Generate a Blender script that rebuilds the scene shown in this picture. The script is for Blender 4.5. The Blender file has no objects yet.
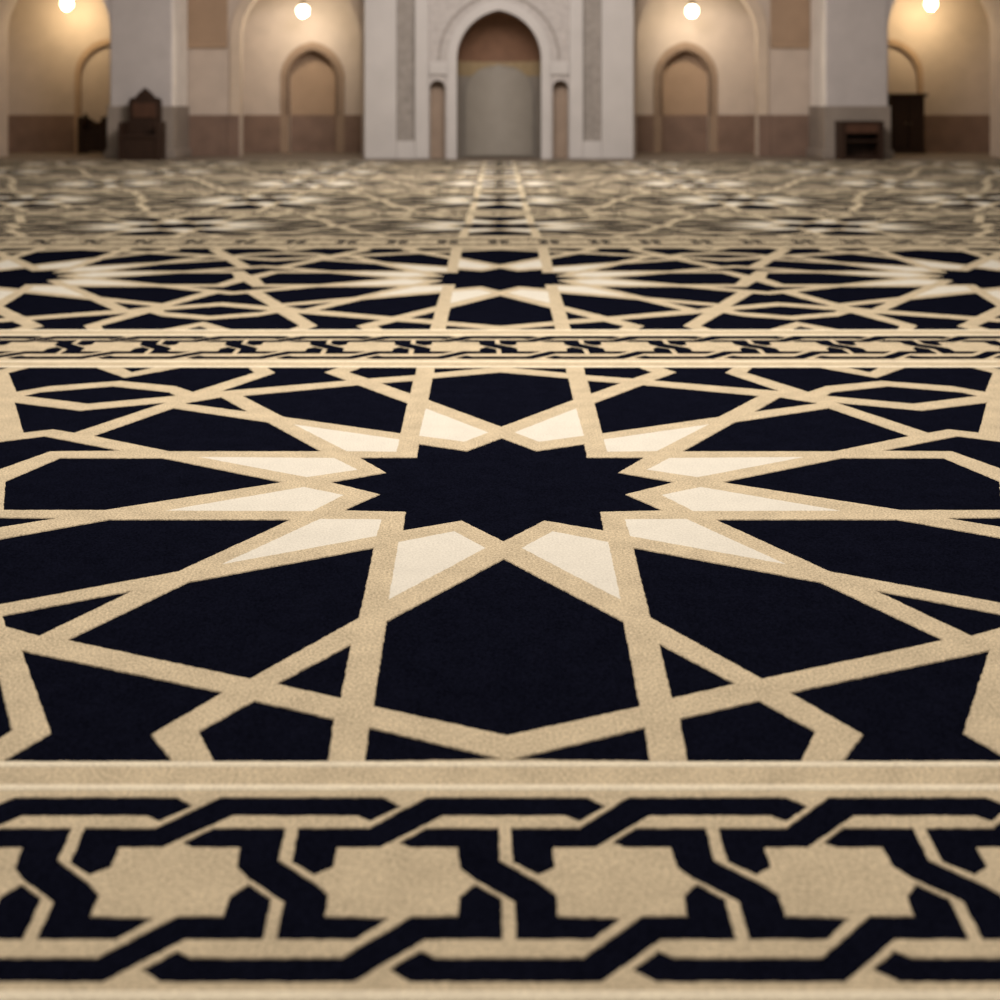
import bpy, bmesh, math, random
from mathutils import Vector, geometry
random.seed(7)
C = bpy.context.scene.collection

# ---------------------------------------------------------------- camera maths
F = 1275.0            # focal length in pixels (1000 px frame)
CX, HY = 499.0, 105.0 # principal point: the horizon of the level camera
H = 1.0               # eye height in metres

def ground(px, py):
    """photo pixel on the floor -> (x, depth)"""
    w = 1.0 / (py - HY)
    return ((px - CX) * w * H, F * w * H)

def X(px, d):  return (px - CX) * d / F
def ZH(py, d): return H + (HY - py) * d / F

# ---------------------------------------------------------------- materials
def new_mat(name):
    m = bpy.data.materials.new(name); m.use_nodes = True
    nt = m.node_tree
    return m, nt, nt.nodes['Principled BSDF']

def pile(name, col, vary, sheen=0.0, sheen_tint=(1, 1, 1), bump=0.35, scale=190.0, spec=0.05):
    m, nt, b = new_mat(name)
    b.inputs['Roughness'].default_value = 0.95
    b.inputs['Specular IOR Level'].default_value = spec
    b.inputs['Sheen Weight'].default_value = sheen
    b.inputs['Sheen Roughness'].default_value = 0.5
    b.inputs['Sheen Tint'].default_value = (*sheen_tint, 1)
    tc = nt.nodes.new('ShaderNodeTexCoord')
    n1 = nt.nodes.new('ShaderNodeTexNoise'); n1.inputs['Scale'].default_value = scale
    n1.inputs['Detail'].default_value = 3.0; n1.inputs['Roughness'].default_value = 0.6
    n2 = nt.nodes.new('ShaderNodeTexNoise'); n2.inputs['Scale'].default_value = 14.0
    n2.inputs['Detail'].default_value = 4.0
    nt.links.new(tc.outputs['Object'], n1.inputs['Vector'])
    nt.links.new(tc.outputs['Object'], n2.inputs['Vector'])
    add = nt.nodes.new('ShaderNodeMath'); add.operation = 'MULTIPLY_ADD'
    add.inputs[1].default_value = 0.25
    nt.links.new(n2.outputs['Fac'], add.inputs[0]); nt.links.new(n1.outputs['Fac'], add.inputs[2])
    r = nt.nodes.new('ShaderNodeValToRGB')
    r.color_ramp.elements[0].position = 0.42; r.color_ramp.elements[1].position = 0.84
    r.color_ramp.elements[0].color = (*[c * (1 - vary) for c in col], 1)
    r.color_ramp.elements[1].color = (*[min(1, c * (1 + vary)) for c in col], 1)
    nt.links.new(add.outputs[0], r.inputs['Fac'])
    nt.links.new(r.outputs['Color'], b.inputs['Base Color'])
    bp = nt.nodes.new('ShaderNodeBump'); bp.inputs['Strength'].default_value = bump
    bp.inputs['Distance'].default_value = 0.004
    nt.links.new(n1.outputs['Fac'], bp.inputs['Height'])
    nt.links.new(bp.outputs['Normal'], b.inputs['Normal'])
    return m

def plaster(name, col, rough=0.8, vary=0.06, scale=3.0, bump=0.0, bscale=40.0, spec=0.2):
    m, nt, b = new_mat(name)
    b.inputs['Roughness'].default_value = rough
    b.inputs['Specular IOR Level'].default_value = spec
    tc = nt.nodes.new('ShaderNodeTexCoord')
    n = nt.nodes.new('ShaderNodeTexNoise'); n.inputs['Scale'].default_value = scale
    n.inputs['Detail'].default_value = 5.0
    nt.links.new(tc.outputs['Object'], n.inputs['Vector'])
    r = nt.nodes.new('ShaderNodeValToRGB')
    r.color_ramp.elements[0].position = 0.3; r.color_ramp.elements[1].position = 0.7
    r.color_ramp.elements[0].color = (*[c * (1 - vary) for c in col], 1)
    r.color_ramp.elements[1].color = (*[min(1, c * (1 + vary)) for c in col], 1)
    nt.links.new(n.outputs['Fac'], r.inputs['Fac']); nt.links.new(r.outputs['Color'], b.inputs['Base Color'])
    if bump:
        v = nt.nodes.new('ShaderNodeTexVoronoi'); v.inputs['Scale'].default_value = bscale
        nt.links.new(tc.outputs['Object'], v.inputs['Vector'])
        bp = nt.nodes.new('ShaderNodeBump'); bp.inputs['Strength'].default_value = bump
        bp.inputs['Distance'].default_value = 0.02
        nt.links.new(v.outputs['Distance'], bp.inputs['Height'])
        nt.links.new(bp.outputs['Normal'], b.inputs['Normal'])
    return m

def wood(name, col):
    m, nt, b = new_mat(name)
    b.inputs['Roughness'].default_value = 0.55
    b.inputs['Specular IOR Level'].default_value = 0.25
    tc = nt.nodes.new('ShaderNodeTexCoord')
    mp = nt.nodes.new('ShaderNodeMapping'); mp.inputs['Scale'].default_value = (14, 14, 1.5)
    n = nt.nodes.new('ShaderNodeTexNoise'); n.inputs['Scale'].default_value = 3.0
    n.inputs['Detail'].default_value = 6.0
    nt.links.new(tc.outputs['Object'], mp.inputs['Vector']); nt.links.new(mp.outputs['Vector'], n.inputs['Vector'])
    r = nt.nodes.new('ShaderNodeValToRGB')
    r.color_ramp.elements[0].position = 0.3; r.color_ramp.elements[1].position = 0.7
    r.color_ramp.elements[0].color = (*[c * 0.7 for c in col], 1)
    r.color_ramp.elements[1].color = (*[c * 1.3 for c in col], 1)
    nt.links.new(n.outputs['Fac'], r.inputs['Fac']); nt.links.new(r.outputs['Color'], b.inputs['Base Color'])
    return m

def emit(name, col, strength):
    m, nt, b = new_mat(name)
    b.inputs['Base Color'].default_value = (0.9, 0.85, 0.75, 1)
    b.inputs['Emission Color'].default_value = (*col, 1)
    b.inputs['Emission Strength'].default_value = strength
    return m

M = dict(
    cream=pile('cream_pile', (0.595, 0.497, 0.350), 0.42, 0.0, (1.0, 0.9, 0.75), 0.7),
    ivory=pile('ivory_pile', (0.735, 0.70, 0.625), 0.14, 0.0, (1, .95, .85), 0.5),
    navy=pile('navy_pile', (0.0042, 0.0048, 0.0105), 0.5, 0.0, (0.5, 0.5, 0.8), 0.5, 190.0, 0.0),
    cord=pile('highlight_cord_pile', (0.86, 0.76, 0.60), 0.2, 0.0, (1, 1, 1), 0.5),  # cord colour lightened to carry the highlight along the ridges
    beige=plaster('beige_plaster', (0.52, 0.43, 0.36)),
    tan=plaster('tan_plaster', (0.40, 0.28, 0.19)),
    brownp=plaster('brown_plaster', (0.36, 0.25, 0.17)),
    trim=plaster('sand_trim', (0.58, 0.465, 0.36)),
    lit_side=plaster('lit_side_plaster', (0.84, 0.78, 0.72)),  # near-white, paints the lit inner side of the pillars
    shade_line=plaster('umber_shade_line', (0.17, 0.115, 0.08)),
    wains=plaster('brown_dado', (0.20, 0.130, 0.098), 0.5, 0.15),
    grey=plaster('grey_plaster', (0.50, 0.455, 0.44)),
    greyd=plaster('grey_stone_plinth', (0.27, 0.225, 0.19), 0.6, 0.1),
    marble=plaster('white_marble', (0.47, 0.44, 0.42), 0.5, 0.05, 2.0),
    carved=plaster('carved_marble', (0.42, 0.385, 0.365), 0.6, 0.12, 9.0, 0.6, 14.0),
    carvedd=plaster('carved_stone_strip', (0.27, 0.24, 0.215), 0.6, 0.15, 9.0, 0.6, 22.0),
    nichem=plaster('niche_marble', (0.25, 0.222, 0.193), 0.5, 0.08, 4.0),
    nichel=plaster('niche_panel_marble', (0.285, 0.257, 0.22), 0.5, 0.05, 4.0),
    gold=plaster('ochre_band', (0.30, 0.225, 0.13), 0.5, 0.1, 8.0),
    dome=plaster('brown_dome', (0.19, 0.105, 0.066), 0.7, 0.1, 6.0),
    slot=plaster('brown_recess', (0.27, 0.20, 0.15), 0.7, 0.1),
    stone=plaster('stone_floor', (0.17, 0.135, 0.105)),
    wood=wood('dark_wood', (0.030, 0.014, 0.008)),
    woodl=wood('reddish_wood', (0.075, 0.034, 0.020)),
    brass=plaster('aged_brass', (0.25, 0.17, 0.08), 0.35, 0.1, 5, 0, 40, .5),
    globe=emit('warm_globe', (1.0, 0.87, 0.66), 14.0),
    globe2=emit('amber_globe', (1.0, 0.78, 0.47), 14.0),
    surround_shade=plaster('shaded_surround', (0.29, 0.205, 0.145)),  # darkened to hold the tan shadow round the inner niches
)

# ---------------------------------------------------------------- object helpers
def tag(o, label=None, cat=None, group=None, kind=None):
    if label: o['label'] = label
    if cat: o['category'] = cat
    if group: o['group'] = group
    if kind: o['kind'] = kind
    return o

def link(name, bm, mats, parent=None, loc=None):
    me = bpy.data.meshes.new(name)
    bm.to_mesh(me); bm.free()
    if not isinstance(mats, (list, tuple)): mats = [mats]
    for m in mats: me.materials.append(m)
    o = bpy.data.objects.new(name, me); C.objects.link(o)
    if parent is not None: o.parent = parent
    if loc is not None: o.location = loc
    return o

def empty(name, loc, label, cat, group=None):
    o = bpy.data.objects.new(name, None); C.objects.link(o)
    o.location = loc; o.empty_display_size = 0.2
    return tag(o, label, cat, group)

def structure(name, bm, mats):
    return tag(link(name, bm, mats), kind='structure')

def box(bm, x0, x1, y0, y1, z0, z1, bevel=0.0):
    vs = [bm.verts.new(p) for p in ((x0,y0,z0),(x1,y0,z0),(x1,y1,z0),(x0,y1,z0),
                                    (x0,y0,z1),(x1,y0,z1),(x1,y1,z1),(x0,y1,z1))]
    fs = [bm.faces.new([vs[i] for i in q]) for q in ((3,2,1,0),(4,5,6,7),(0,1,5,4),(1,2,6,5),(2,3,7,6),(3,0,4,7))]
    if bevel:
        es = list({e for f in fs for e in f.edges})
        bmesh.ops.bevel(bm, geom=es, offset=bevel, segments=2, affect='EDGES', profile=0.5)

def prism(bm, pts, y0, y1):
    """outline in the x-z plane, extruded in depth"""
    a = sum(pts[i][0]*pts[(i+1)%len(pts)][1]-pts[(i+1)%len(pts)][0]*pts[i][1] for i in range(len(pts)))
    if a < 0: pts = pts[::-1]
    f = [bm.verts.new((p[0], y0, p[1])) for p in pts]
    b = [bm.verts.new((p[0], y1, p[1])) for p in pts]
    n = len(pts)
    ff = bm.faces.new(f); bf = bm.faces.new(b[::-1])
    ff.normal_update(); bf.normal_update()
    for i in range(n):
        j = (i + 1) % n
        bm.faces.new((f[j], f[i], b[i], b[j]))
    bmesh.ops.triangulate(bm, faces=[ff, bf])

def lathe(bm, prof, segs=24, c=(0,0,0)):
    rings = []
    for r, z in prof:
        if r < 1e-6: rings.append([bm.verts.new((c[0], c[1], c[2]+z))])
        else: rings.append([bm.verts.new((c[0]+r*math.cos(2*math.pi*i/segs), c[1]+r*math.sin(2*math.pi*i/segs), c[2]+z)) for i in range(segs)])
    for a, b in zip(rings, rings[1:]):
        for i in range(segs):
            j = (i+1) % segs
            if len(a) == 1: bm.faces.new((a[0], b[j], b[i]))
            elif len(b) == 1: bm.faces.new((a[i], a[j], b[0]))
            else: bm.faces.new((a[i], a[j], b[j], b[i]))

def arc(cx, a, spring, rise, n=18):
    """arch from left springing over the apex to the right springing"""
    R = (a*a + rise*rise) / (2*a)
    th = math.atan2(rise, R - a) if R > a else math.pi/2
    right = [(cx + a - R + R*math.cos(th*i/n), spring + R*math.sin(th*i/n)) for i in range(n+1)]
    left = [(2*cx - x, z) for x, z in right]
    return left + right[::-1][1:]

def arch_wall(bm, x0, x1, ztop, openings, y0, y1, z0=0.0):
    pts = [(x0, z0)]
    for (cx, a, spring, rise) in openings:
        pts.append((cx - a, z0)); pts += arc(cx, a, spring, rise); pts.append((cx + a, z0))
    pts += [(x1, z0), (x1, ztop), (x0, ztop)]
    prism(bm, pts, y0, y1)

def arch_band(bm, cx, a, spring, rise, t, y0, y1, z0=0.0, rise_t=None):
    inner = [(cx - a, z0)] + arc(cx, a, spring, rise) + [(cx + a, z0)]
    outer = [(cx - a - t, z0)] + arc(cx, a + t, spring, rise + (rise_t or t)) + [(cx + a + t, z0)]
    prism(bm, outer + inner[::-1], y0, y1)

# ================================================================ CARPET
X0 = 0.0062                       # the carpet's axis runs a hair to the right of the camera
W0, DT = 0.002655, 0.001155
BX = 1.381                        # half the sideways repeat

def T(px, py):                    # far half of the repeat -> (x, v) with v 0..1
    w = 1.0 / (py - HY)
    return ((px - CX) * w - X0, min(1.0, max(0.0, (w - W0) / DT)))

# every region: far-half outline and (where seen) the near-half outline
def P(*a): return [(a[i], a[i+1]) for i in range(0, len(a), 2)]
QUAD = [  # kind, far outline, near outline
 ('n', P(435,368, 434.4,372.8, 491,367.5), P(366.4,760, 369.6,728, 500,758.6)),
 ('n', P(380.8,382.9, 412.8,380.5, 410,393.3), P(278.4,683.2, 339.8,697, 350.4,644.8)),
 ('n', P(349,372, 361,367.5, 416,367.5, 414.9,374.9, 368.8,378.4), P(200,731, 214.4,760, 327,760, 332.8,719, 254.4,700.8)),
 ('n', P(243,395.6, 358,384.8, 406.9,402.9, 400,433, 284,416.6), P(68.75,639.5, 249.6,677.8, 358.4,617, 373,548, 187.5,582.5)),
 ('n', P(268,367.5, 275.6,372.4, 221,391, 347,380.4, 324,372, 338,367.5), P(5,760, 52,732.5, 23,651, 221,692.5, 150,734, 170,760)),
 ('n', P(180,367.5, 248,367.5, 254,372.4, 193,391.6, 176,386, 115,380.2, 119,378.5), P(-220,760, -35,760, 11,730, -9,652, -111,668, -247,687, -250,691)),
 ('n', P(94,435.6, 173,408, 267,422, 320,451, 170,451), P(-34,545, -17,607, 177.5,571, 289,519.6, 109,519.6)),
 ('n', P(186,402.8, 221,397, 247,411.4, 186,403.4), P(7,626, 39,635, 131,591, 3,615.5)),
 ('k', P(426,408.5, 488,432.4, 464,441.6, 419.4,435.6), P(389,599, 485,548, 454,531.4, 399,542)),
 ('k', P(294,424.4, 399,439.4, 396,451.6, 347,451), P(222.5,564, 376,536, 381,519.4, 320,519)),
 ('k', P(200,457, 334,458, 357,469.6, 307,477), P(166,510.5, 312,511, 343,495, 304,487)),
]
HEX = (P(500.8,372, 432.8,378, 428.8,399.7, 500.8,426.4), P(508.8,734.4, 374.4,705.6, 387.2,621.4, 503.6,559))
STAR_FAR = P(501.6,438, 467,451, 419.4,444, 417.4,457.4, 361,457.6, 387,472.4, 332,482)
STAR_NEAR = P(380.6,494, 344.4,510, 406.4,511.4, 403.4,530, 462,520, 503.5,540.6)
LENS_FAR = P(281,482, 162,458, 60,458, 6,481); LENS_NEAR = P(4,509.5, 105,509.6)
BSPAN = [  # symmetric about the line between two repeats
 P(153,367.5, 125,372),
 P(112,386, 169,392, 175,395.6, 86,403.5),
 P(80,410.4, 165,402.4, 74,432.4, 54,429),
 P(48,436, 119,450.5, 50,451, 7,469.5),
]
def ideal():
    out = []
    mx = lambda p: [(-x, v) for x, v in p]
    mv = lambda p: [(x, -v) for x, v in p]
    for k, far, near in QUAD:
        q = [T(*p) for p in far]
        for a in (q, mx(q), mv(q), mx(mv(q))): out.append((k, a))
    h = [T(*p) for p in HEX[0]]; h[0] = (0, h[0][1]); h[-1] = (0, h[-1][1])
    full = h + mx(h)[::-1][1:-1]
    out += [('n', full), ('n', mv(full))]
    s = [T(*p) for p in STAR_FAR]; s[0] = (0, s[0][1]); s[-1] = (s[-1][0], 0)
    half = s + mv(s)[::-1][1:]
    out.append(('n', half + mx(half)[::-1][1:-1]))
    l = [T(*p) for p in LENS_FAR]; l[0] = (l[0][0], 0); l[-1] = (max(l[-1][0], -BX+.03), 0)
    full = l + mv(l)[::-1][1:-1]
    out += [('n', full), ('n', mx(full))]
    for i, b in enumerate(BSPAN):
        q = [T(*p) for p in b]
        if i == 0: q = [(-BX, 1.0), q[0], (-BX, q[1][1])]
        q[0] = (-BX, q[0][1]); q[-1] = (-BX, q[-1][1])
        full = q + [(-2*BX - x, v) for x, v in q[::-1][1:-1]]
        out += [('n', full), ('n', mv(full))]
    return out
IDEAL = ideal()

def row_map(r):
    wn, wc, wf, sn, sc, sf = r
    def f(x, v):
        if v >= 0: w = wc + v*(wf-wc); s = sc + v*(sf-sc)
        else:      w = wc + v*(wc-wn); s = sc - v*(sn-sc)
        return (x*s + X0, F*w)
    return f

def clean(poly, eps=2e-4):
    out = []
    for p in poly:
        if not out or abs(p[0]-out[-1][0]) + abs(p[1]-out[-1][1]) > eps: out.append(p)
    if len(out) > 2 and abs(out[0][0]-out[-1][0]) + abs(out[0][1]-out[-1][1]) <= eps: out.pop()
    return out

def area(p): return 0.5*sum(p[i][0]*p[(i+1)%len(p)][1]-p[(i+1)%len(p)][0]*p[i][1] for i in range(len(p)))

def offset(poly, d):
    if area(poly) < 0: poly = poly[::-1]
    n = len(poly); out = []
    for i in range(n):
        a, b, c = Vector(poly[i-1]), Vector(poly[i]), Vector(poly[(i+1) % n])
        u = (b-a).normalized(); v = (c-b).normalized()
        n1 = Vector((u.y, -u.x)); n2 = Vector((v.y, -v.x))
        k = n1 + n2
        den = max(0.28, 1 + n1.dot(n2))
        q = b + k * (d / den)
        out.append((q.x, q.y))
    return out

def roughen(poly, step, amp, xlim):
    out = []
    n = len(poly)
    for i in range(n):
        a, b = poly[i], poly[(i+1) % n]
        L = math.hypot(b[0]-a[0], b[1]-a[1])
        out.append(a)
        if min(abs(a[0]), abs(b[0])) > xlim: continue
        k = int(L/step)
        if k < 2: continue
        nx, ny = -(b[1]-a[1])/L, (b[0]-a[0])/L
        for j in range(1, k):
            t = j/k; o = random.uniform(-amp, amp)
            out.append((a[0]+(b[0]-a[0])*t+nx*o, a[1]+(b[1]-a[1])*t+ny*o))
    return out

def carpet_mesh(name, parent, rect, polys, relief=True, rough=None, depth=0.0020, grow=0.0):
    """rect: (x0,x1,y0,y1); polys: (kind, outline) in floor metres"""
    x0, x1, y0, y1 = rect
    verts, faces, kinds = [], [], []
    def add(p, kind):
        i0 = len(verts); verts.extend(Vector(q) for q in p)
        faces.append(list(range(i0, i0+len(p)))); kinds.append(kind)
    add([(x0,y0),(x1,y0),(x1,y1),(x0,y1)], 'c')
    for kind, p in polys:
        p = clean(p)
        if len(p) < 3 or abs(area(p)) < 1e-6: continue
        if area(p) < 0: p = p[::-1]
        if grow: p = offset(p, grow)
        if rough: p = roughen(p, *rough)
        add(p, kind)
        if relief and kind == 'n': add(offset(p, depth*.9), 'r')
    cv, ce, cf, ov, oe, of = geometry.delaunay_2d_cdt(verts, [], faces, 1, 1e-6, True)
    low = set(); fk = []
    for f, ids in zip(cf, of):
        ks = {kinds[i] for i in ids}
        k = 1 if 'n' in ks else (2 if 'k' in ks else 0)
        fk.append((k, bool(ids)))
        if k == 1: low.update(f)
    bm = bmesh.new()
    bv = [bm.verts.new((v.x, v.y, (-depth if (relief and i in low) else 0.0))) for i, v in enumerate(cv)]
    for f, (k, ok) in zip(cf, fk):
        if not ok: continue
        try: g = bm.faces.new([bv[i] for i in f])
        except ValueError: continue
        g.material_index = k
        if g.normal.z < 0: pass
    bmesh.ops.recalc_face_normals(bm, faces=bm.faces)
    bm.normal_update()
    if sum(g.normal.z for g in bm.faces) < 0: bmesh.ops.reverse_faces(bm, faces=bm.faces)
    loose = [v for v in bm.verts if not v.link_faces]
    bmesh.ops.delete(bm, geom=loose, context='VERTS')
    return link(name, bm, [M['cream'], M['navy'], M['ivory'], M['cord']], parent)

carpet = empty('carpet', (0, 0, 0),
    'navy and cream wall-to-wall carpet of twelve-pointed stars with interlaced border bands', 'carpet')
XL = 12.4
#        near     centre   far      side scale near / centre / far
ROWS = [(-0.00130, -0.00011, 0.00107, .84, .84, .84),
        (0.001524, 0.002655, 0.003810, .845, 1.0, 1.0),
        (0.004454, 0.005780, 0.006993, .98, 1.06, 1.05),
        (0.00760, 0.00825, 0.00905, 1.0, .97, .93),
        (0.00945, 0.01055, 0.01145, .92, .91, .90),
        (0.01185, 0.01275, 0.01365, .90, .90, .90),
        (0.01405, 0.01495, 0.01585, .90, .90, .90),
        (0.01625, 0.01700, 0.01775, .90, .90, .90)]

for ri, r in enumerate(ROWS):
    f = row_map(r); polys = []
    if ri == 1:                   # the first row narrows towards the viewer, most of all around its star
        def f(x, v, g=row_map((r[0], r[1], r[2], 1, 1, 1))):
            n = round(x/(2*BX)); xl = x - 2*BX*n; q = max(0.0, -v)
            return (xl*(1 - q*(.155 - .075*(xl/BX)**2)) + 2*BX*n*(1 - .08*q) + X0, g(0, v)[1])
    for n in range(-4, 5):
        if ri == 1 and n == 0: continue
        for k, p in IDEAL:
            polys.append((k, [f(x + 2*BX*n, v) for x, v in p]))
    if ri == 1:
        gx = lambda p: [ground(*q) for q in p]
        def ax(y):                # the woven axis drifts slightly along the row
            v = F/y
            return (500.3 + 0.0187*(v + HY - 372) - CX)/v
        mir = lambda p: [(2*ax(y) - x, y) for x, y in p]
        ycl = lambda p: [(x, min(F*r[2], max(F*r[0], y))) for x, y in p]
        for k, far, near in QUAD:
            for q in (far, near):
                g = ycl(gx(q)); polys += [(k, g), (k, mir(g))]
        for q in HEX:
            g = gx(q); g[0] = (ax(g[0][1]), g[0][1]); g[-1] = (ax(g[-1][1]), g[-1][1])
            polys.append(('n', g + mir(g)[::-1][1:-1]))
        g = gx(STAR_FAR + STAR_NEAR); g[0] = (ax(g[0][1]), g[0][1]); g[-1] = (ax(g[-1][1]), g[-1][1])
        polys.append(('n', g + mir(g)[::-1][1:-1]))
        g = gx(LENS_FAR + LENS_NEAR); polys += [('n', g), ('n', mir(g))]
        for k, p in IDEAL[-2*len(BSPAN):]:
            polys.append((k, [f(x, v) for x, v in p]))
    e = 0.012
    carpet_mesh('star_panel', carpet, (-XL, XL, F*r[0]-e, F*r[2]+e), polys, relief=ri in (0, 1, 2), grow=0.0011 if ri == 1 else 0.0,
                rough=(0.011, 0.0011, 1.7) if ri == 1 else ((0.03, 0.0015, 3.0) if ri == 2 else None))

# --- interlaced border bands: one repeat, outline in (cell, photo row of the near band)
def S(y): return 213.5 + (y-829)*0.2407
def c7(u, v, n=0):
    px, py = 250+u/3.7037, 780+v/3.7037
    return ((px-507)/S(py) + n, py)
CELL = [
 [c7(182,180), c7(440,180), c7(655,66), c7(490,66,1), c7(550,97,1), c7(447,147,1), c7(400,128,1), c7(712,128), c7(480,245), c7(315,245), c7(303,320), c7(240,345), c7(160,300)],
 [c7(560,230), c7(657,180), c7(915,180), c7(918,297), c7(240,387,1), c7(283,425,1), c7(270,507,1), c7(500,515,1), c7(390,585,1), c7(105,585,1), c7(133,448,1), c7(835,363), c7(783,320), c7(775,245), c7(600,245)],
 [c7(525,700,-1), c7(630,637,-1), c7(685,662,-1), c7(340,662), c7(600,507), c7(775,507), c7(783,430), c7(835,390), c7(925,440), c7(930,585), c7(645,585), c7(380,742), c7(600,742,-1)],
]
FY = [797.5, 814.5, 828.6, 846, 917, 938, 958.7, 980.5]
BY = [336.0, 338.6, 340.2, 342.0, 351.3, 353.6, 356.6, 358.9]
def remap(y):
    if y <= FY[0]: return BY[0]
    for i in range(7):
        if y <= FY[i+1]:
            return BY[i] + (BY[i+1]-BY[i])*(y-FY[i])/(FY[i+1]-FY[i])
    return BY[-1]

def beads(o_parent_bm, ys, half, h):
    """raised cords running the length of a band"""
    for y in ys:
        n = 8
        ring0 = []; ring1 = []
        for i in range(n+1):
            t = math.pi*i/n
            yy, zz = y - half*math.cos(t), h*math.sin(t) - .0005
            ring0.append(o_parent_bm.verts.new((-XL, yy, zz))); ring1.append(o_parent_bm.verts.new((XL, yy, zz)))
        for i in range(n):
            fa = o_parent_bm.faces.new((ring0[i], ring1[i], ring1[i+1], ring0[i+1])); fa.smooth = True; fa.material_index = 3
def add_beads(o, ys, half, h):
    bm = bmesh.new(); bm.from_mesh(o.data); beads(bm, ys, half, h); bm.to_mesh(o.data); bm.free()

# the band nearest the camera
polys = []
for n in range(-38, 40):
    for p in CELL:
        polys.append(('n', [ground(507 + (c+n)*(0.972 if c+n > 0 else 1.0)*S(y), y) for c, y in p]))
o = carpet_mesh('border_band', carpet, (-XL, XL, F*ROWS[0][2], F*ROWS[1][0]), polys,
                rough=(0.010, 0.0009, 1.2), depth=0.0014, grow=0.0018)
gy = lambda y: F/(y-HY)
add_beads(o, [gy(764.3), gy(787.5), gy(996.0), gy(1022.0)], 0.0085, 0.0018)
for bi in range(1, len(ROWS)-1):
    wa, wb = ROWS[bi][2], ROWS[bi+1][0]
    a2, b2 = 1/(367.5-HY), 1/(329.5-HY)
    per = 0.355 if bi == 1 else 0.37
    polys = []
    nn = int(XL/per)
    for n in range(-nn, nn):
        for p in CELL:
            polys.append(('n', [((c+n)*per - 0.004, F*(wa + (wb-wa)*((1/(remap(y)-HY))-a2)/(b2-a2))) for c, y in p]))
    o = carpet_mesh('border_band', carpet, (-XL, XL, F*wa, F*wb), polys, relief=False, grow=0.003 if bi == 1 else 0.0,
                    rough=(0.03, 0.0012, 2.5) if bi == 1 else None)
    if bi == 1: add_beads(o, [gy(366.8), gy(361.5), gy(335.0), gy(330.2)], 0.012, 0.003)
bm = bmesh.new(); yc = F*ROWS[-1][2] + .012
box(bm, -XL, XL, yc, yc+.05, -.006, 0); link('plain_edge', bm, M['cream'], carpet)
# stone floor: sunk under the carpet, flush with it along the far wall
bm = bmesh.new(); box(bm, -13.2, 13.2, -2.2, yc+.052, -0.25, -0.008); box(bm, -13.2, 13.2, yc+.052, 27.6, -0.25, 0.0)
structure('floor', bm, M['stone'])

# ================================================================ BACK OF THE HALL
DP, DW, DB = 23.7, 24.9, 26.8        # pillar fronts, pier wall, back wall
TOP = 4.6

def sx(s, x): return s*x            # everything is mirrored about the axis

# back wall with four blind niches, the niche backs 0.35 m behind
inner_c, inner_a = X(312.5, DB), 0.50
outer_c, outer_a = X(112, DB), 0.66
in_spring, in_rise = ZH(78, DB), ZH(50, DB)-ZH(78, DB)
ou_spring, ou_rise = ZH(76, DB), 0.66
bm = bmesh.new()
ops = [(outer_c, outer_a, ou_spring, ou_rise), (inner_c, inner_a, in_spring, in_rise),
       (-inner_c, inner_a, in_spring, in_rise), (-outer_c, outer_a, ou_spring, ou_rise)]
arch_wall(bm, -13.2, 13.2, TOP, ops, DB, DB+.3)
box(bm, -13.2, 13.2, DB+.3, DB+.5, 0, TOP)
structure('wall_back', bm, M['beige'])

ti = [0]
def trim(bm, m):
    ti[0] += 1
    return structure('trim_%d' % ti[0], bm, m)

# brown dado along the back wall and inside the niches
bm = bmesh.new(); zt = ZH(115, DB)
xs = sorted([-11.5, 11.5] + [s*(c+d) for s in (1, -1) for c, a in ((inner_c, inner_a), (outer_c, outer_a)) for d in (-a-.12, a+.12)])
for a, b in zip(xs[0::2], xs[1::2]): box(bm, a, b, DB-.025, DB, 0, zt)
for c, a, *_ in ops: box(bm, c-a, c+a, DB+.265, DB+.29, 0, zt)
structure('baseboard_back', bm, M['wains'])
# niche surrounds
bm = bmesh.new()
for c, a, s, r in ops[1:3]: box(bm, c-a, c+a, DB+.292, DB+.3, zt, s+r)
trim(bm, M['brownp'])
for c, a, s, r in ops:
    inner = abs(c) < 5
    bm = bmesh.new(); arch_band(bm, c, a, s, r, 0.17 if inner else .12, DB-.03, DB+.02)
    trim(bm, M['surround_shade'] if inner else M['tan'])
    if inner:
        bm = bmesh.new(); arch_band(bm, c, a-.01, s, r-.01, 0.055, DB-.055, DB+.02, zt); trim(bm, M['shade_line'])  # dark band painting the shaded edge of the inner niche
    else:
        bm = bmesh.new(); box(bm, c-a, c+a, DB+.05, DB+.26, 0, s+r); trim(bm, M['beige'])

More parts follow.
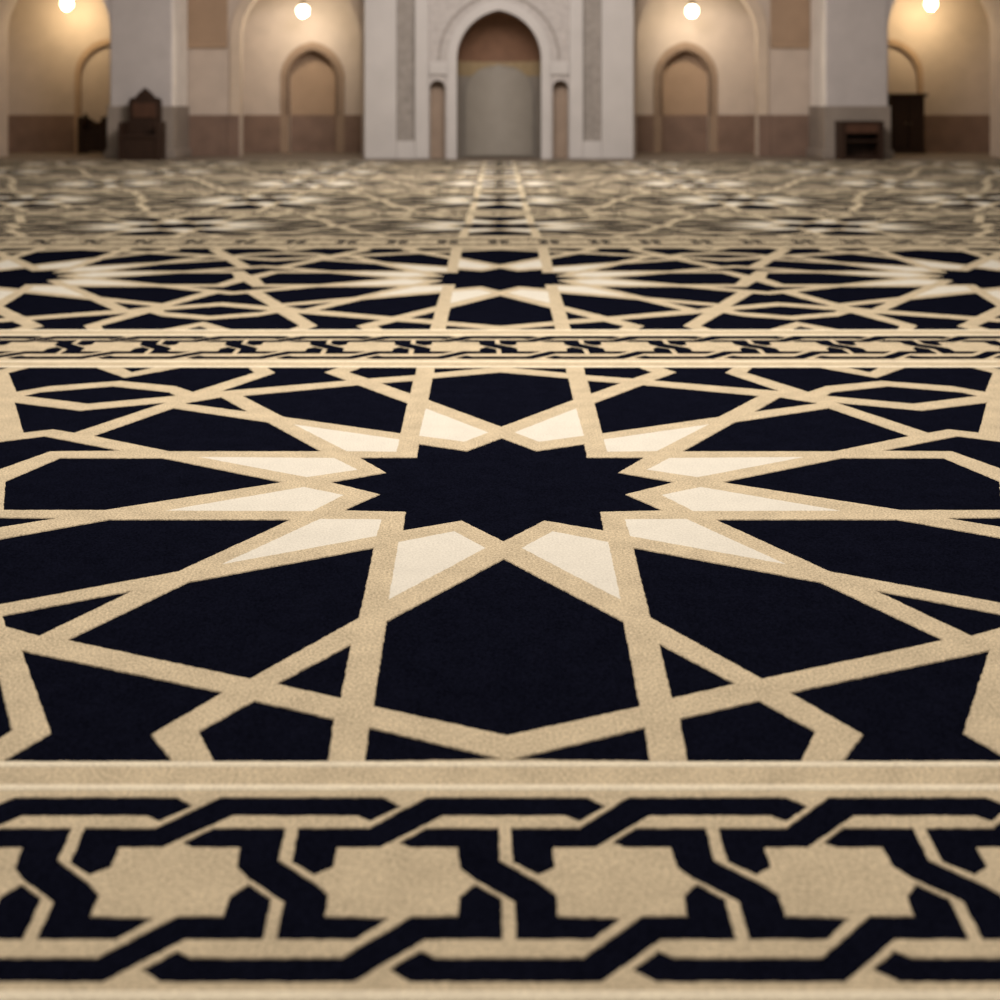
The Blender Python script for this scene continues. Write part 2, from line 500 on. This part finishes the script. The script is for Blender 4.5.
# arcade on each side: outer arch flush with the pillars, inner pier wall further back
oc, oa = 8.39, 1.16
o_spring = ZH(30, DP)
ic, ia = 3.87, 1.19
i_spring = ZH(38, DW)
for s, nm in ((-1, 'wall_left'), (1, 'wall_right')):
    bm = bmesh.new()
    arch_wall(bm, min(s*7.23, s*13.2), max(s*7.23, s*13.2), TOP, [(s*oc, oa, o_spring, oa)], DP, DP+1.1)
    f0 = len(bm.faces)
    arch_wall(bm, min(s*2.50, s*6.2), max(s*2.50, s*6.2), TOP, [(s*ic, ia, i_spring, ia)], DW, DW+.3)
    # partition behind the pillar
    xa, xb = sorted((s*6.2, s*7.2)); box(bm, xa, xb, DW+.0, DB, 0, TOP)
    bm.faces.ensure_lookup_table()
    for i, fc in enumerate(bm.faces): fc.material_index = 0 if (i < f0 and abs(fc.calc_center_median().x) < 9.2) else 1  # outer jambs take beige to paint the warm lamplight on them
    structure(nm, bm, [M['grey'], M['beige']])
    # lit arch moulding of the inner bay, impost and dado of the pier
    bm = bmesh.new(); arch_band(bm, s*ic, ia-.02, i_spring, ia-.02, 0.20, DW-.06, DW+.02, ZH(115, DW)); trim(bm, M['trim'])
    bm = bmesh.new(); x0, x1 = sorted((s*5.30, s*6.15))
    box(bm, x0, x1, DW-.07, DW, ZH(48, DW), ZH(44, DW), .015); trim(bm, M['tan'])
    bm = bmesh.new(); box(bm, x0, x1, DW-.02, DW, ZH(43.8, DW), TOP); trim(bm, M['brownp'])  # shade above the impost put in as a brown panel
    bm = bmesh.new(); box(bm, x0, x1, DW-.035, DW, 0, ZH(115, DW)); x2, x3 = sorted((s*5.29, s*5.07)); box(bm, x2, x3, DW-.05, DW, 0, ZH(115, DW))
    structure('baseboard_left' if s < 0 else 'baseboard_right', bm, M['wains'])
# ceiling of the bays
bm = bmesh.new()
box(bm, -13.2, -2.50, DP, DB+.5, TOP, TOP+.15); box(bm, 2.50, 13.2, DP, DB+.5, TOP, TOP+.15)
structure('ceiling', bm, M['beige'])

# square pillars
def pillar(s, label):
    zt0 = ZH(107, DP)
    p = empty('pillar', (s*6.655, DP+.5, 0), label, 'pillar', 'square pillars of the arcade')
    bm = bmesh.new(); box(bm, -.575, .575, -.515, .64, 0.0, TOP, 0.03)
    link('shaft', bm, M['grey'], p)
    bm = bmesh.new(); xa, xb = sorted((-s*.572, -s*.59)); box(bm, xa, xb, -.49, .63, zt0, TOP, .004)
    link('lit_side_facing', bm, M['lit_side'], p)  # thin facing added, its pale colour stands in for bay lamplight
    bm = bmesh.new(); zt = ZH(106, DP)
    box(bm, -.615, .615, -.555, .66, 0.0, zt, .012); box(bm, -.66, .66, -.60, .68, 0, .16, .02)
    link('plinth', bm, M['greyd'], p)
    return p
pillar(-1, 'broad grey square pillar with darker stone plinth behind the high-backed wooden chair')
pillar(1, 'broad grey square pillar with darker stone plinth behind the low open wooden shelf')

# ---------------------------------------------------------------- mihrab portal
por = empty('mihrab_portal', (0, DP, 0),
    'tall white marble portal with a pointed-arch prayer niche in the centre of the far wall', 'prayer niche')
def lx(px): return X(px, DP)
def both(fn):
    for s in (-1, 1): fn(s)
def lbox(bm, s, pa, pb, y0, y1, z0, z1, bv=0.0):
    a, b = sorted((s*lx(pa), s*lx(pb))); box(bm, a, b, y0, y1, z0, z1, bv)
zb = ZH(141, DP)
def sides(s):
    s = -s
    bm = bmesh.new(); lbox(bm, -s, 365, 397, -.12, 1.6, 0, TOP, .015); link('pilaster', bm, M['marble'], por)
    bm = bmesh.new(); lbox(bm, -s, 397.05, 415, -.10, 1.0, 0, zb, .01); link('pilaster_base', bm, M['marble'], por)
    bm = bmesh.new(); lbox(bm, -s, 397, 415, .04, 1.0, zb, TOP); link('carved_strip', bm, M['carvedd'], por)
    bm = bmesh.new(); lbox(bm, -s, 415, 429, -.10, 1.0, 0, TOP, .02); link('inner_pilaster', bm, M['marble'], por)
    # slim blind niche with its little arch
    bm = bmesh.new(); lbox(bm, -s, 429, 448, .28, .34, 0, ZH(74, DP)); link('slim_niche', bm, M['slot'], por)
    bm = bmesh.new(); lbox(bm, -s, 429, 449, -.05, .2, ZH(75, DP), ZH(62, DP), .02); link('capital', bm, M['marble'], por)
both(sides)
ma, msp, mri = 0.795, ZH(59, DP), ZH(9.5, DP)-ZH(59, DP)
sa = 0.145; sc_ = lx(437.5); ssp = ZH(88, DP)
bm = bmesh.new()
arch_wall(bm, lx(429), -lx(429), TOP, [(sc_, sa, ssp, sa), (0, ma, msp, mri), (-sc_, sa, ssp, sa)], .0, .28)
link('spandrel', bm, M['carved'], por)
bm = bmesh.new(); arch_band(bm, 0, ma-.01, msp, mri-.01, .17, -.05, .30, 0, .19); link('archivolt', bm, M['marble'], por)
bm = bmesh.new(); arch_band(bm, 0, ma+.30, msp, mri+.28, .035, -.03, .02, msp, .035); link('arch_moulding', bm, M['carvedd'], por)

def niche_shell(bm, z0, z1, y0, dep, half, n=24, prof=None, ang=math.pi, rows=1):
    prev = None
    for j in range(rows+1):
        z = z0 + (z1-z0)*j/rows
        a = prof(z) if prof else half
        ring = []
        for i in range(n+1):
            t = (math.pi-ang)/2 + ang*i/n
            ring.append(bm.verts.new((a*math.cos(t), y0 + dep*(a/half)*math.sin(t), z)))
        if prev:
            for i in range(n):
                fc = bm.faces.new((prev[i+1], prev[i], ring[i], ring[i+1])); fc.smooth = True
        prev = ring
R_ = (ma*ma+mri*mri)/(2*ma)
def mprof(z):
    h = max(0.0, z-msp)
    return max(1e-4, ma - R_ + math.sqrt(max(0.0, R_*R_-h*h)))
z1, z2 = ZH(75, DP), ZH(60, DP)
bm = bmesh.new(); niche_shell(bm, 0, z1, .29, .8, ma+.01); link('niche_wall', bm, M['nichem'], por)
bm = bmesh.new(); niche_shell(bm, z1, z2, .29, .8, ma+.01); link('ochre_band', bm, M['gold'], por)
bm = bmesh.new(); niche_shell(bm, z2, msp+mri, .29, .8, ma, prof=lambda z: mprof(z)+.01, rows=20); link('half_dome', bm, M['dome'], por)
# arched marble panel on the curved niche wall
bm = bmesh.new()
pr = ma*.955; hw = 1.02; psp = ZH(100, DP); ptop = ZH(63, DP)
prev = None
for j in range(31):
    z = 0.02 + (ptop-0.02)*j/30
    q = hw if z < psp else hw*math.sqrt(max(0.0, 1-((z-psp)/(ptop-psp))**2))
    ring = [bm.verts.new((pr*math.sin(q*(2*i/16-1)), .29+.8*.955*math.cos(q*(2*i/16-1)), z)) for i in range(17)]
    if prev:
        for i in range(16):
            try: fc = bm.faces.new((prev[i], prev[i+1], ring[i+1], ring[i])); fc.smooth = True
            except ValueError: pass
    prev = ring
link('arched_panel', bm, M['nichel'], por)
bm = bmesh.new(); box(bm, lx(365), -lx(365), 1.6, 1.75, 0, TOP); link('rear_wall', bm, M['marble'], por)

# ---------------------------------------------------------------- hanging lamps
def lamp(px, py, d, label, mat='globe'):
    x, z = X(px, d), ZH(py, d)
    p = empty('pendant_lamp', (x, d, z), label, 'lamp', 'globe lamps hanging in the bays')
    bm = bmesh.new(); n = 14; r = .122
    lathe(bm, [(r*math.sin(math.pi*i/n), -r*math.cos(math.pi*i/n)) for i in range(n+1)], 28)
    for fc in bm.faces: fc.smooth = True
    link('globe', bm, M[mat], p)
    L = bpy.data.lights.new('bulb_light', 'POINT'); L.energy = 56; L.shadow_soft_size = .03
    L.color = (1.0, 0.87, 0.66) if mat == 'globe' else (1.0, 0.78, 0.47)
    lo = bpy.data.objects.new('bulb_light', L); C.objects.link(lo); lo.parent = p; lo.location = (0, -.03, -.17)
    bm = bmesh.new(); lathe(bm, [(0, .10), (.07, .115), (.075, .14), (.04, .18), (.018, .22), (0, .225)], 20)
    link('cap', bm, M['brass'], p)
    bm = bmesh.new(); lathe(bm, [(.009, .20), (.009, TOP-z-.03), (.06, TOP-z-.03), (.06, TOP-z), (0, TOP-z)], 10)
    link('hanging_rod', bm, M['brass'], p)
lamp(67, 4, 26.0, 'glowing globe lamp above the small dark stand, leftmost of the four hanging lamps', 'globe2')
lamp(303, 11, 25.8, 'glowing globe lamp hanging in the arched bay just left of the marble portal')
lamp(692, 11, 25.8, 'glowing globe lamp hanging in the arched bay just right of the marble portal')
lamp(931, 4, 26.0, 'glowing globe lamp above the tall dark cabinet, rightmost of the four hanging lamps', 'globe2')

# ---------------------------------------------------------------- furniture
# high-backed chair in front of the left pillar
d0 = DP-.72
cxm = X(138.5, d0)
t = empty('throne_chair', (cxm, d0, 0), 'dark carved wooden high-backed chair with peaked crest before the left pillar', 'chair')
def zz(py): return ZH(py, d0)
k = d0/F
hb = 16.5*k
bm = bmesh.new()
ctop = [(-hb, zz(101)), (-hb*.86, zz(97.5)), (-hb*.62, zz(97.5)), (-hb*.40, zz(93)), (-hb*.22, zz(90.5)), (0, zz(87.5)),
        (hb*.22, zz(90.5)), (hb*.40, zz(93)), (hb*.62, zz(97.5)), (hb*.86, zz(97.5)), (hb, zz(101))]
off = 0.0
prism(bm, [(x+off*.8, z) for x, z in [(-hb, .32)] + ctop + [(hb, .32)]], .40, .48)
link('backrest', bm, M['wood'], t)
bm = bmesh.new(); box(bm, off*.8-hb*.72, off*.8+hb*.72, .375, .40, zz(118), zz(103), .01); link('back_panel', bm, M['woodl'], t)
hw = 20.5*k
for s in (-1, 1):
    bm = bmesh.new()
    xa, xb = sorted((s*hw, s*(hw-.07)))
    pts_y = [(0, 0), (.48, 0), (.48, zz(122)), (.06, zz(122)), (0, zz(126))]
    vs0 = [bm.verts.new((xa, y, z)) for y, z in pts_y]; vs1 = [bm.verts.new((xb, y, z)) for y, z in pts_y]
    bm.faces.new(vs0); bm.faces.new(vs1[::-1])
    for i in range(5): bm.faces.new((vs0[i], vs1[i], vs1[(i+1) % 5], vs0[(i+1) % 5]))
    bmesh.ops.recalc_face_normals(bm, faces=bm.faces)
    link('side_panel', bm, M['wood'], t)
bm = bmesh.new(); box(bm, -hw+.07, hw-.07, .0, .40, .40, .46, .01); link('seat', bm, M['wood'], t)
bm = bmesh.new(); box(bm, -hw+.07, hw-.07, .03, .07, .0, .40); link('front_apron', bm, M['wood'], t)

# small dark stand with a dipped top in the left bay
d1 = DB-.75
t = empty('wooden_stand', (X(91.5, d1), d1, 0), 'small dark wooden stand with a dipped top between two posts, in the left bay', 'stand')
k = d1/F; zz = lambda py: ZH(py, d1)
hw = 14.2*k
bm = bmesh.new()
prism(bm, [(-hw+.05, .05), (hw-.05, .05), (hw-.05, zz(118)), (hw*.45, zz(119)), (hw*.2, zz(122)), (0, zz(122.8)), (-hw*.2, zz(122)), (-hw*.45, zz(119)), (-hw+.05, zz(118))], .34, .42)
link('back_board', bm, M['wood'], t)
for s in (-1, 1):
    xa, xb = sorted((s*hw, s*(hw-.10)))
    bm = bmesh.new(); box(bm, xa, xb, 0, .45, 0, zz(117), .01); xc = (xa+xb)/2
    lathe(bm, [(.045, 0), (.055, .03), (.03, .06), (0, .075)], 14, (xc, .38, zz(117)))
    link('post', bm, M['wood'], t)
bm = bmesh.new(); box(bm, -hw+.10, hw-.10, .02, .36, .42, .47); link('shelf', bm, M['wood'], t)
bm = bmesh.new(); box(bm, -hw+.10, hw-.10, .03, .06, .04, .42); link('front_board', bm, M['wood'], t)

# low open shelf in front of the right pillar
d2 = DP-.60
t = empty('low_shelf', (X(862.6, d2), d2, 0), 'low open-fronted reddish brown wooden shelf against the right pillar', 'shelf')
k = d2/F; zz = lambda py: ZH(py, d2)
hw = 22.0*k; zt = zz(121.0)
bm = bmesh.new(); box(bm, -hw, hw, 0, .42, zt-.05, zt, .01); link('top', bm, M['wood'], t)
for s in (-1, 1):
    xa, xb = sorted((s*(hw-.01), s*(hw-.10))); bm = bmesh.new(); box(bm, xa, xb, .01, .42, 0, zt-.05); link('side_panel', bm, M['wood'], t)
bm = bmesh.new(); box(bm, -hw+.10, hw-.10, .02, .05, zz(133), zt-.05); link('front_rail', bm, M['woodl'], t)
bm = bmesh.new(); box(bm, -hw+.10, hw-.10, .38, .42, .06, zt-.05); link('back_panel', bm, M['wood'], t)
bm = bmesh.new(); box(bm, -hw+.10, hw-.10, .02, .38, 0, .06); link('bottom_board', bm, M['wood'], t)
bm = bmesh.new(); box(bm, -hw+.10, hw-.10, .06, .38, .33, .36); link('shelf_board', bm, M['wood'], t)

# tall cabinet in the right bay
d3 = DB-.62
t = empty('cabinet', (X(908.3, d3), d3, 0), 'tall dark wooden cabinet with a moulded top beside the right pillar', 'cabinet')
k = d3/F; zz = lambda py: ZH(py, d3)
hw = 16.5*k
bm = bmesh.new(); box(bm, -hw, hw, .03, .5, .08, zz(97)); link('body', bm, M['wood'], t)
bm = bmesh.new(); box(bm, -hw-.04, hw+.04, -.01, .53, zz(97), zz(95.4), .008); box(bm, -hw-.07, hw+.07, -.03, .55, zz(95.4), zz(93.5), .012); link('cornice', bm, M['wood'], t)
bm = bmesh.new(); box(bm, -hw-.02, hw+.02, .0, .5, 0, .08, .008); link('base', bm, M['wood'], t)
for s in (-1, 1):
    xa, xb = sorted((s*.01, s*(hw-.03))); bm = bmesh.new(); box(bm, xa, xb, .005, .03, .12, zz(99), .006)
    dr = link('door', bm, M['wood'], t)
    bm = bmesh.new(); lathe(bm, [(0, -.02), (.014, -.01), (.014, .01), (0, .02)], 10, (s*.05, -.008, .62)); link('knob', bm, M['brass'], dr)

# ================================================================ LIGHT
w = bpy.data.worlds.new('World'); bpy.context.scene.world = w; w.use_nodes = True
bg = w.node_tree.nodes['Background']
bg.inputs['Color'].default_value = (1.0, 0.86, 0.74, 1); bg.inputs['Strength'].default_value = 0.20

def area_light(name, loc, rot, sx_, sy_, power, col):
    L = bpy.data.lights.new(name, 'AREA'); L.shape = 'RECTANGLE'; L.size = sx_; L.size_y = sy_
    L.energy = power; L.color = col
    o = bpy.data.objects.new(name, L); C.objects.link(o); o.location = loc; o.rotation_euler = rot
    return o
area_light('overhead_fill', (0, 4.7, 4.8), (0, 0, 0), 2.6, 2.0, 298, (1.0, 0.90, 0.78))  # unseen area light, added to brighten the near carpet
area_light('overhead_fill', (0, 14.0, 5.6), (0, 0, 0), 7, 4, 430, (1.0, 0.92, 0.82))  # second unseen area light, added to lift the far carpet rows
area_light('far_wall_fill', (0, 15.5, 5.4), (math.radians(74), 0, 0), 3.5, 1.6, 560, (1.0, 0.91, 0.85))  # unseen light tilted at the far wall, added to brighten it

# ================================================================ CAMERA
cam = bpy.data.cameras.new('Camera'); co = bpy.data.objects.new('Camera', cam); C.objects.link(co)
co.location = (0, 0, H); co.rotation_euler = (math.pi/2, 0, 0)
cam.sensor_width = 36; cam.lens = 36*F/1000
cam.shift_x = (500-CX)/1000; cam.shift_y = -(500-HY)/1000
cam.clip_start = 0.05; cam.clip_end = 200
cam.dof.use_dof = True; cam.dof.focus_distance = 3.15
cam.dof.aperture_fstop = cam.lens/16.5
bpy.context.scene.camera = co
vs = bpy.context.scene.view_settings
vs.view_transform = 'Standard'; vs.look = 'None'; vs.gamma = 1.0; vs.use_curve_mapping = False; vs.exposure = 0.0
